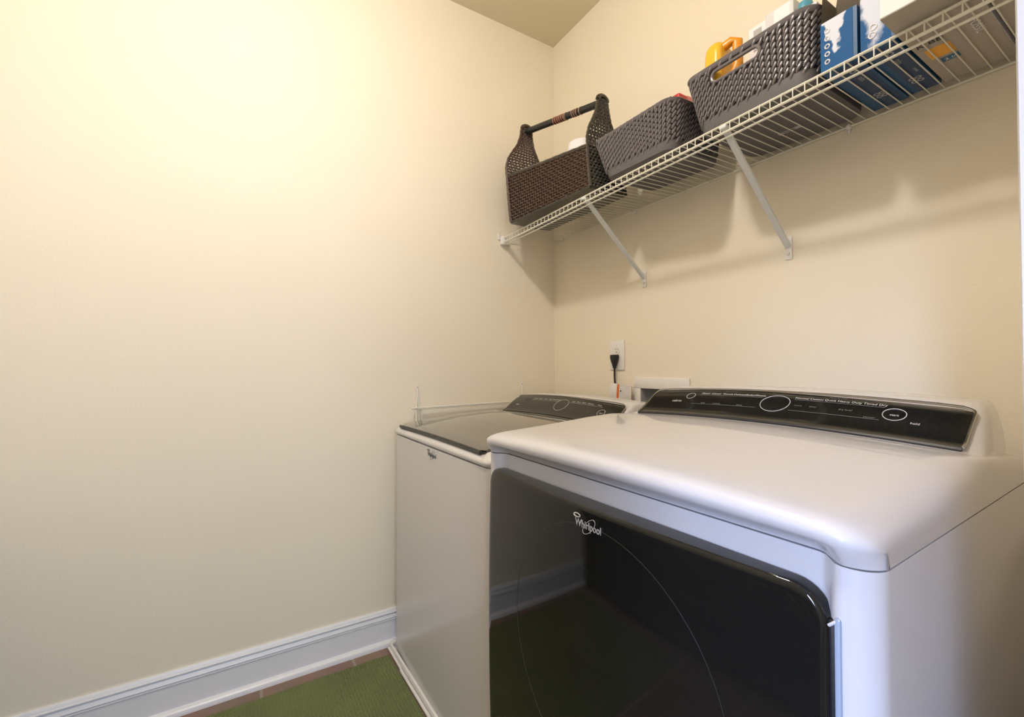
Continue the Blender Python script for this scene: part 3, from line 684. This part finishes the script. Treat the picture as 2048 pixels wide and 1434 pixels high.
# ---- grey plastic baskets
def grey_basket(name, label, x0b, x1b, y0b, y1b, x0t, x1t, y0t, y1t, z0, z1, hole=None):
    cx, cy = (x0b+x1b)/2, (y0b+y1b)/2; root = thing(name, label, 'basket', (cx, cy, z0), 0, None)
    Hh = z1-z0; r = 0.036
    def ring(t, off=0.0, n=7):
        X0, X1, Y0, Y1 = lerp(x0b, x0t, t)-cx-off, lerp(x1b, x1t, t)-cx+off, lerp(y0b, y0t, t)-cy-off, lerp(y1b, y1t, t)-cy+off
        return roundrect(X0, X1, Y0, Y1, r+off, n)
    def dense(t, off, step=0.0045):
        P = ring(t, off, 8); out = []
        for i in range(len(P)):
            out.append(P[i])
        return out
    # smooth base band with rounded bottom edge, floor
    bm = nb(); rows = []
    for t, off in ((0.0, -0.010), (0.004, -0.004), (0.02, 0.0), (0.06, 0.0008), (0.2, 0.001), (0.205, -0.001), (0.205, -0.003), (0.03, -0.003)):
        rows.append([Vector((x, y, t*Hh)) for x, y in ring(t, off)])
    V = grid(bm, rows, True); bm.faces.new(V[0][::-1]); bm.faces.new(V[-1])
    obj('base_tray', bm, GREYU, root)
    # perimeter sampling
    per = ring(0.6, 0, 10); segs = []; tot = 0
    for i in range(len(per)):
        a, b = Vector(per[i]+(0,)), Vector(per[(i+1) % len(per)]+(0,)); L = (b-a).length; segs.append((tot, L, i)); tot += L
    def P(s, t, off=0):
        s %= tot; R_ = ring(t, 0, 10)
        for s0, L, i in segs:
            if s0 <= s <= s0+L+1e-9:
                f = (s-s0)/max(L, 1e-9); a, b = R_[i], R_[(i+1) % len(R_)]
                p = Vector((lerp(a[0], b[0], f), lerp(a[1], b[1], f), t*Hh)); d = Vector((b[0]-a[0], b[1]-a[1], 0)).normalized(); n = Vector((d.y, -d.x, 0)); return p+n*off, n, d
    def inhole(p):
        if not hole: return False
        hx0_, hx1_, hz_, hr = hole
        if p.y > 0: return False
        x = p.x+cx; z = p.z+z0; cxh = min(max(x, hx0_+hr), hx1_-hr); return math.hypot(x-cxh, z-hz_) < hr
    # dark inner skin (its gaps read as the holes)
    bm = nb(); nS = int(tot/0.006); nT = 26; G = {}
    for j in range(nT+1):
        for i in range(nS): G[i, j] = bm.verts.new(P(tot*i/nS, lerp(0.19, 0.97, j/nT), -0.0022)[0])
    for j in range(nT):
        for i in range(nS):
            q = (G[i, j], G[(i+1) % nS, j], G[(i+1) % nS, j+1], G[i, j+1]); c_ = sum((v_.co for v_ in q), Vector())/4
            if not inhole(c_): bm.faces.new(q)
    for v_ in [v_ for v_ in bm.verts if not v_.link_faces]: bm.verts.remove(v_)
    obj('inner_skin', bm, GREYD, root)
    # woven relief
    bm = nb(); pu = 0.0138; nu = int(tot/pu); pv = 0.0150; nv = int((0.955-0.21)*Hh/pv)
    for i in range(nu):
        for j in range(-1, nv+1):
            tt = 0.215+(j+0.5+(0.5 if i % 2 else 0))*pv/Hh
            if tt < 0.20 or tt > 0.955: continue
            s0 = tot*(i+0.5)/nu
            p, n, d = P(s0, tt, 0.0)
            if hole:
                hx0_, hx1_, hz_, hr = hole; x_ = p.x+cx; z_ = p.z+z0; cxh = min(max(x_, hx0_+hr), hx1_-hr)
                if p.y < 0 and math.hypot(x_-cxh, z_-hz_) < hr+0.006: continue
            up = Vector((0, 0, 1)); pts = []; rad = []
            for k in range(6):
                f = k/5-0.5; x_ = math.sin(f*PI)*0.0044; z_ = f*0.0200
                bulge_ = 0.0012*math.cos(f*PI)+0.0022*(f)
                pts.append(p+d*x_+up*z_+n*bulge_); rad.append(0.0040*(0.62+0.38*math.cos(f*PI*0.9)))
            tube(bm, pts, rad, 6, flat=1.0)
    # horizontal strands between
    for j in range(nv+1):
        tt = 0.215+(j+0.25)*pv/Hh
        if tt > 0.95: continue
    obj('woven_relief', bm, GREYB, root)
    # rim
    bm = nb(); rows = []
    for t, off in ((0.93, 0.0005), (0.945, 0.003), (0.965, 0.004), (0.99, 0.0055), (1.0, 0.0045), (1.003, 0.001), (0.995, -0.003), (0.93, -0.003)):
        rows.append([Vector((x, y, t*Hh)) for x, y in ring(t, off)])
    rows.append(rows[0]); V = grid(bm, rows, True); bmesh.ops.remove_doubles(bm, verts=bm.verts, dist=1e-6)
    obj('rim', bm, GREYB, root)
    if hole:
        hx0_, hx1_, hz_, hr = hole; bm = nb(); pts = []
        for k in range(12): a = PI/2+PI*k/11; pts.append((hx0_+hr+math.cos(a)*hr, hz_+math.sin(a)*hr))
        for k in range(12): a = -PI/2+PI*k/11; pts.append((hx1_-hr+math.cos(a)*hr, hz_+math.sin(a)*hr))
        out = []
        for x_, z_ in pts:
            t = (z_-z0)/Hh; yf_ = lerp(y0b, y0t, t); out.append((x_-cx, yf_-cy-0.001, z_-z0))
        tube(bm, out, 0.0045, 8, closed=True); obj('grip_rim', bm, GREYB, root)
    return root
g1 = grey_basket('plastic_basket', 'grey woven-pattern plastic basket without grip hole, beside the wicker caddy', 0.686, 0.968, -0.296, -0.072, 0.630, 0.978, -0.308, -0.070, 1.7515, 1.895)
g3 = grey_basket('plastic_basket', 'grey woven-pattern plastic basket with oval grip hole, beside the blue boxes', 1.046, 1.330, -0.286, -0.020, 1.003, 1.337, -0.294, -0.012, 1.7475, 1.917, hole=(1.090, 1.218, 1.881, 0.0145))
g1.rotation_euler = (0, 0.028, -0.03)
def sticker(parent, c, sx, sy, ang, s_):
    lo = parent.location; F = frame(Vector(c)-lo, (math.cos(ang), math.sin(ang), 0), (math.sin(ang), -math.cos(ang), 0))
    bm = nb(); box(bm, (-sx/2, -sy/2, -0.0003), (sx/2, sy/2, 0.0003), T=F); o = obj('sticker', bm, GPAP, parent, smooth=False)
    text_mesh('lettering', s_, sy*0.8, INK, o, frame(Vector(c)-lo+Vector((0, 0, -0.0006)), (math.cos(ang), math.sin(ang), 0), (math.sin(ang), -math.cos(ang), 0)), 0.0001)
sticker(g1, (0.725, -0.20, 1.7508), 0.04, 0.012, 0.05, 'Y 3 L')
sticker(g3, (1.192, -0.108, 1.7468), 0.055, 0.014, 0.02, 'XQAL')
# red packet in the first grey basket
t = thing('red_packet', 'small red and pink packet poking over the rim of the plain grey basket', 'packet', (0.948, -0.225, 1.7575))
bm = nb(); box(bm, (-0.015, -0.035, 0), (0.013, 0.035, 0.168), 0.006); obj('packet_body', bm, RED, t)
bm = nb(); box(bm, (-0.0165, -0.0, 0.120), (0.0142, 0.03, 0.1695), 0.005); obj('packet_band', bm, PINK, t)
# contents of the second grey basket
t = thing('yellow_jug', 'yellow plastic jug standing in the grey basket with the oval grip hole', 'jug', (1.076, -0.242, 1.7565))
bm = nb(); rows = []
for z_, ins in ((0.0, 0.004), (0.004, 0.0), (0.20, 0.0), (0.222, 0.002), (0.234, 0.008), (0.240, 0.018)): rows.append([Vector((x_, y_, z_)) for x_, y_ in roundrect(-0.024+ins*0.6, 0.024-ins*0.6, -0.034+ins, 0.036-ins, 0.014)])
V = grid(bm, rows, True); bm.faces.new(V[-1]); bm.faces.new(V[0][::-1]); obj('jug_body', bm, YELL, t)
AMB = mat('amber_plastic', (0.80, 0.30, 0.01, 1), 0.3)
bm = nb(); tube(bm, [(0.018, -0.006, 0.222), (0.038, -0.002, 0.228), (0.052, 0.004, 0.222), (0.053, 0.004, 0.16), (0.030, 0.0, 0.11)], 0.010, 12, flat=1.3); obj('jug_handle', bm, AMB, t)
def carton(name, label, x0, x1, y0, y1, z0, z1, m, rz=0, cat='box'):
    t = thing(name, label, cat, ((x0+x1)/2, (y0+y1)/2, z0), rz); a, b, h = (x1-x0)/2, (y1-y0)/2, z1-z0
    obj('carton_body', boxbm((-a, -b, 0), (a, b, h), 0.0015, 1), m, t); return t, a, b, h
t, a, b, h = carton('carton', 'white carton with a grey printed panel next to the yellow jug', 1.122, 1.178, -0.176, -0.075, 1.7565, 2.036, WPAP)
obj('printed_panel', boxbm((-a+0.014, -b-0.0006, h-0.07), (-a+0.036, -b, h-0.012)), GPAP, t, smooth=False)
t, a, b, h = carton('carton', 'tall pale carton behind the rim, between the grey-panelled carton and the teal bottle', 1.181, 1.250, -0.20, -0.075, 1.7565, 2.027, mat('pale_grey_card', (0.68, 0.69, 0.70, 1), 0.5))
obj('printed_panel', boxbm((-a+0.022, -b-0.0006, h-0.11), (a-0.008, -b, h-0.004)), WPAP, t, smooth=False)
t = thing('teal_bottle', 'teal capped bottle in the far end of the grip-hole basket', 'bottle', (1.270, -0.185, 1.7565))
obj('bottle_body', lathe(nb(), [(0.003, 0), (0.0165, 0), (0.0175, 0.005), (0.0175, 0.19), (0.012, 0.205), (0.003, 0.205)], n=24), TEAL, t)
obj('cap', lathe(nb(), [(0.003, 0.2055), (0.014, 0.2055), (0.0165, 0.21), (0.0165, 0.240), (0.014, 0.248), (0.003, 0.249)], n=24), TEAL, t)
t, a, b, h = carton('carton', 'white carton with black lettered side between the teal bottle and blue box', 1.2885, 1.3065, -0.21, -0.115, 1.7565, 1.975, WPAP)
o = obj('printed_side', boxbm((a, -b, 0.02), (a+0.0006, b, h-0.006)), INK, t, smooth=False)
for k in range(3): text_mesh('lettering', 'fresh', 0.014, GPAP, o, frame((a+0.0009, -b+0.012+0.016*k, h-0.05), (0, 0, -1), (0, 1, 0)), 0.0001)
# ---- blue boxes
def blue_box(label, x0, x1, y0, y1, z0, z1, mfront, navy, circles):
    t = thing('blue_box', label, 'box', ((x0+x1)/2, (y0+y1)/2, z0)); a, b, h = (x1-x0)/2, (y1-y0)/2, z1-z0
    bm = nb()
    th = 0.0012
    box(bm, (-a, -b+0.0004, 0), (a, b, th)); box(bm, (-a, -b+0.0004, th), (-a+th, b, h)); box(bm, (a-th, -b+0.0004, th), (a, b, h)); box(bm, (-a+th, b-th, th), (a-th, b, h)); box(bm, (-a+th, -b+0.0004, th), (a-th, -b+th, h))
    obj('box_body', bm, NAVY if navy else BLUC, t, smooth=False)
    obj('front_print', boxbm((-a, -b-0.0004, 0), (a*0.78, -b+0.0003, h)), mfront, t, smooth=False)
    bm = nb()
    for k in range(circles):
        z_ = h*0.80-k*h*0.155; tube(bm, [(-a+0.013+0.0042*math.cos(2*PI*q/16), -b-0.0009, z_+0.0042*math.sin(2*PI*q/16)) for q in range(16)], 0.0014, 5, closed=True)
    if circles: obj('printed_rings', bm, WPAP, t)
    return t, a, b, h
b1, a, b, h = blue_box('dark blue open box with four printed rings beside the grip-hole basket', 1.349, 1.4155, -0.292, -0.022, 1.7475, 1.855, BLUF, False, 5)
bm = nb()
for P_ in ([(-a+0.001, -b, h), (-a+0.001, b, h), (-a-0.004, b, h+0.075), (-a-0.004, -b+0.02, h+0.075)], [(-a, b, h), (a, b, h), (a-0.01, b-0.045, h+0.085), (-a+0.01, b-0.045, h+0.085)], [(-a, -b+0.05, h), (a, -b+0.05, h), (a-0.004, -b+0.09, h+0.10), (-a-0.004, -b+0.09, h+0.10)]):
    vs = [bm.verts.new(p) for p in P_]; f = bm.faces.new(vs)
r_ = bmesh.ops.solidify(bm, geom=bm.faces[:], thickness=0.0012)
obj('open_flaps', bm, KRAFT, b1, smooth=False)
b2, a2, b2_, h2 = blue_box('lighter blue and white box between the dark blue box and white parcel', 1.419, 1.4745, -0.286, -0.03, 1.7475, 1.862, BLUF2, False, 0)
bm = nb()
for k, (z_, x_) in enumerate(((0.045, -0.006), (0.030, -0.008))): tube(bm, [(x_+0.0055*math.cos(2*PI*q/16), -b2_-0.0009, z_+0.0055*math.sin(2*PI*q/16)) for q in range(16)], 0.0016, 5, closed=True)
obj('printed_rings', bm, WPAP, b2)
bm = nb()
for P_ in ([(-a2, -b2_+0.05, h2), (a2, -b2_+0.05, h2), (a2-0.004, -b2_+0.08, h2+0.07), (-a2+0.02, -b2_+0.08, h2+0.07)],):
    vs = [bm.verts.new(p) for p in P_]; bm.faces.new(vs)
bmesh.ops.solidify(bm, geom=bm.faces[:], thickness=0.0012); obj('open_flaps', bm, KRAFT, b2, smooth=False)
def under(parent, m, x0, x1, y0, y1, name='under_print', dz=-0.0005):
    lo = parent.location; return obj(name, boxbm((x0-lo.x, y0-lo.y, dz), (x1-lo.x, y1-lo.y, 0)), m, parent, smooth=False)
def under_text(parent, s, x, y, size, m, ang=0):
    lo = parent.location; F = frame(Vector((x-lo.x, y-lo.y, -0.0009)), (math.cos(ang), math.sin(ang), 0), (math.sin(ang), -math.cos(ang), 0)); return text_mesh('lettering', s, size, m, parent, F, 0.0001)
for (bb, xa, xb) in ((b1, 1.370, 1.408), (b2, 1.436, 1.470)):
    under(bb, NAVY, xa, xb, -0.275, -0.035)
    under_text(bb, '\u221e', (xa+xb)/2, -0.25, 0.03, PALE if False else GPAP, PI/2)
    under_text(bb, 'tabs', (xa+xb)/2, -0.20, 0.014, GPAP, PI/2); under_text(bb, '88', (xa+xb)/2-0.004, -0.095, 0.032, GPAP, PI/2); under_text(bb, 'count', (xa+xb)/2+0.010, -0.14, 0.009, GPAP, PI/2)
# ---- white boxes at the doorway end, undersides greyed to paint in the shade below
def white_box(label, x0, x1, y0, y1, z0, z1):
    t = thing('white_box', label, 'box', ((x0+x1)/2, (y0+y1)/2, z0)); a, b, h = (x1-x0)/2, (y1-y0)/2, z1-z0
    obj('box_body', boxbm((-a, -b, 0.0008), (a, b, h), 0.0012, 1), WPAP, t)
    obj('box_bottom', boxbm((-a+0.0005, -b+0.0005, 0), (a-0.0005, b-0.0005, 0.0007)), PARC, t, smooth=False); return t
pa = white_box('white box with an orange square printed underneath, overhanging the shelf front', 1.4785, 1.590, -0.368, -0.022, 1.7485, 1.96)
under(pa, ORNG, 1.490, 1.527, -0.190, -0.145); under(pa, BLUEI, 1.500, 1.527, -0.135, -0.115)
under_text(pa, 'K', 1.492, -0.215, 0.022, INK, 0.1); under_text(pa, 'BB', 1.514, -0.215, 0.020, INK, 0.1); under_text(pa, '2 in', 1.514, -0.125, 0.013, WPAP, 0)
under_text(pa, 'FOSSIL', 1.568, -0.20, 0.02, WPAP, PI/2)
pb = white_box('plain white box at the doorway end of the shelf, beyond the orange-printed box', 1.596, 1.752, -0.36, -0.022, 1.7495, 1.93)

# ================================================================ wall fittings
ot = thing('power_outlet', 'white double outlet plate on the back wall above the washer', 'outlet', (0.4445, 0, 1.161))
obj('cover_plate', boxbm((-0.041, -0.0065, -0.062), (0.041, -0.0002, 0.062), 0.004), PLAST, ot)
for dz in (0.020, -0.020):
    bm = nb(); tube(bm, [(0, -0.006, dz), (0, -0.0085, dz)], 0.0165, 20); rc = obj('socket', bm, PLAST, ot)
    bm = nb(); box(bm, (-0.0072, -0.0089, dz+0.002), (-0.0052, -0.0084, dz+0.009)); box(bm, (0.0052, -0.0089, dz+0.002), (0.0072, -0.0084, dz+0.008)); tube(bm, [(0, -0.0084, dz-0.007), (0, -0.0089, dz-0.007)], 0.0026, 10); obj('slots', bm, INK, rc)
bm = nb(); tube(bm, [(0, -0.0064, 0), (0, -0.0075, 0)], 0.003, 10); obj('screw', bm, PLAST, ot)
pc = thing('plugged_cable', 'black power plug and cord hanging from the outlet with a warning tag', 'power cord', (0.444, -0.02, 1.141))
bm = nb(); rows = []
for z_, hw, hd_ in ((0.022, 0.0155, 0.010), (0.0195, 0.0185, 0.012), (0.008, 0.0185, 0.012), (-0.008, 0.013, 0.011), (-0.020, 0.0085, 0.009), (-0.036, 0.0055, 0.0055)):
    rows.append([Vector((x_, y_, z_)) for x_, y_ in roundrect(-hw, hw, -hd_, hd_, min(hw, hd_)*0.6, 4)])
V = grid(bm, rows, True); bm.faces.new(V[0][::-1]); bm.faces.new(V[-1]); obj('plug', bm, BLK, pc)
bm = nb(); tube(bm, [(0, 0, -0.03), (0, 0, -0.07), (0.001, 0.003, -0.12), (0.0, 0.006, -0.18), (-0.006, 0.0, -0.30), (-0.03, -0.01, -0.45)], 0.0040, 10); obj('cord', bm, BLK, pc)
tg = obj('warning_tag', boxbm((0.004, -0.010, -0.166), (0.114, -0.0094, -0.100)), FINE, pc, smooth=False)
tg.rotation_euler = (0, math.radians(-4) if False else math.radians(4), 0); tg.location = (0.0, 0, 0.004)
for nm, a_, b_, m_ in (('orange_stripe', 0.034, 0.044, ORED), ('tag_border', 0.1125, 0.1135, ORED)): obj(nm, boxbm((a_, -0.0112, -0.1625), (b_, -0.0101, -0.1015)), m_, tg, smooth=False)
obj('tag_fold', boxbm((-0.006, -0.0125, -0.164), (0.0335, -0.0101, -0.1005), 0.001), PLAST, tg)
bm = nb(); tube(bm, [(0.054, -0.0101, -0.128), (0.054, -0.0108, -0.128)], 0.0035, 12); obj('tag_symbol', bm, INK, tg)
vb = thing('valve_box', 'white recessed washing machine valve box in the back wall behind the dryer', 'valve box', (0.667, 0, 0.95))
bm = nb()
for a_, b_ in (((-0.128, -0.006, 0.078), (0.130, -0.0002, 0.122)), ((-0.128, -0.006, -0.12), (-0.096, -0.0002, 0.078)), ((0.096, -0.006, -0.12), (0.130, -0.0002, 0.078)), ((-0.096, -0.006, -0.12), (0.096, -0.0002, -0.105))): box(bm, a_, b_, 0.002)
obj('face_frame', bm, PLAST, vb)
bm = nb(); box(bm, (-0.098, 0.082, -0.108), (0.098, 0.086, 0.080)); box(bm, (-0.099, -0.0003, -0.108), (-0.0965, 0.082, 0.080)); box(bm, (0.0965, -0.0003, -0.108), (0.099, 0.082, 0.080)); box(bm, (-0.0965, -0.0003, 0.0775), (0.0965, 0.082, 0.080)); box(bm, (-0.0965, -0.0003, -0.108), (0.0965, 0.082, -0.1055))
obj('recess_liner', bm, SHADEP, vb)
for vx in (-0.045, 0.045): obj('valve', tube(nb(), [(vx, 0.06, -0.10), (vx, 0.04, -0.03), (vx, 0.03, 0.0)], 0.011, 12), CHROME, vb)
# wire rack on the left wall behind the washer
rk = thing('wall_rack', 'small white wire rack hooked on the left wall above the washer', 'wire rack', (0, -0.46, 0.94))
for y_ in (-0.722, -0.200):
    yy = y_+0.46
    bm = nb(); tube(bm, [(0.004, yy, 0.088), (0.006, yy, 0.085), (0.010, yy-0.004, 0.02), (0.022, yy-0.010, 0.002), (0.026, yy-0.010, -0.12)], 0.0028, 6)
    tube(bm, [(0.006, yy+0.002, 0.085), (0.010, yy+0.006, 0.02), (0.012, yy+0.016, -0.02), (0.014, yy+0.018, -0.12)], 0.0026, 6); tube(bm, [(0.006, yy, 0.085), (0.014, yy+0.003, -0.01), (0.020, yy+0.004, -0.12)], 0.0018, 6)
    obj('wire_arm', bm, WIRE, rk)
    bm = nb(); box(bm, (0.0003, yy-0.005, 0.07), (0.006, yy+0.005, 0.095), 0.002); ck = obj('wall_hook', bm, PLAST, rk)
    bm = nb(); tube(bm, [(0.0055, yy, 0.088), (0.0075, yy, 0.088)], 0.0022, 8); obj('screw', bm, mat('screw_dark', (0.15, 0.14, 0.13, 1), 0.4), ck)
bm = nb(); tube(bm, [(0.026, -0.292, 0.003), (0.026, -0.10, 0.006), (0.026, 0.10, 0.0085), (0.026, 0.30, 0.010)], 0.0034, 8); tube(bm, [(0.016, -0.285, -0.003), (0.016, 0.0, 0.001), (0.016, 0.30, 0.004)], 0.0024, 8); obj('cross_rod', bm, WIRE, rk)

# ================================================================ floor mat (ribbed chenille)
bm = nb(); MX0, MX1, MY0, MY1 = 0.086, 0.80, -2.0, -0.8655
nx, ny = 280, 430; rows = []
for j in range(ny+1):
    y_ = lerp(MY0, MY1, j/ny); r = []
    for i in range(nx+1):
        x_ = lerp(MX0, MX1, i/nx)
        yq = y_+(max(0, (y_+1.2)/0.335)*0.033*x_ if y_ > -1.2 else 0)
        hgt = 0.007+0.0065*abs(math.sin(x_*PI/0.0125))*abs(math.sin(lerp(MY0, MY1, j/ny)*PI/0.0105))+random.uniform(-0.0005, 0.0005)
        e = min(i, nx-i, j, ny-j)
        if e == 0: hgt = 0.0005
        r.append(Vector((x_+random.uniform(-.0005, .0005), yq+random.uniform(-.0005, .0005), hgt)))
    rows.append(r)
grid(bm, rows); tag(obj('bath_mat', bm, RUGM, angle=80), 'olive green ribbed floor mat in front of the washer', 'mat')

# ================================================================ black rack opposite the machines (seen mirrored in the dryer door)
rr = thing('storage_rack', 'low black open storage rack standing opposite the machines, behind the camera', 'rack', (0.86, -2.27, 0))
for sx in (-0.79, 0.79): obj('side_panel', boxbm((sx-0.01, -0.2, 0.0), (sx+0.01, 0.2, 0.72), 0.002), RACK, rr)
bm = nb(); box(bm, (-0.78, -0.2, 0.03), (0.78, -0.19, 0.72)); obj('back_panel', bm, RACK, rr, smooth=False)
for z_ in (0.05, 0.36, 0.70): obj('rack_shelf', boxbm((-0.78, -0.19, z_), (0.78, 0.2, z_+0.018), 0.002), RACK, rr)
for k, (x_, hh, m_, l_) in enumerate(((0.42, 0.20, mat('lime_plastic', (0.35, 0.38, 0.05, 1), 0.4), 'lime green detergent bottle on the upper rack shelf behind the camera'), (0.62, 0.24, mat('orange_brown_plastic', (0.40, 0.09, 0.03, 1), 0.4), 'orange brown cleaner bottle on the upper rack shelf behind the camera'), (0.25, 0.16, mat('tan_plastic', (0.35, 0.27, 0.15, 1), 0.4), 'tan bottle on the upper rack shelf behind the camera'))):
    tag(obj('cleaner_bottle', lathe(nb(), [(0.005, 0), (0.035, 0), (0.038, 0.01), (0.038, hh*0.7), (0.018, hh*0.85), (0.016, hh), (0.004, hh)], n=20), m_), l_, 'bottle').location = (0.86+x_, -2.22, 0.3785)
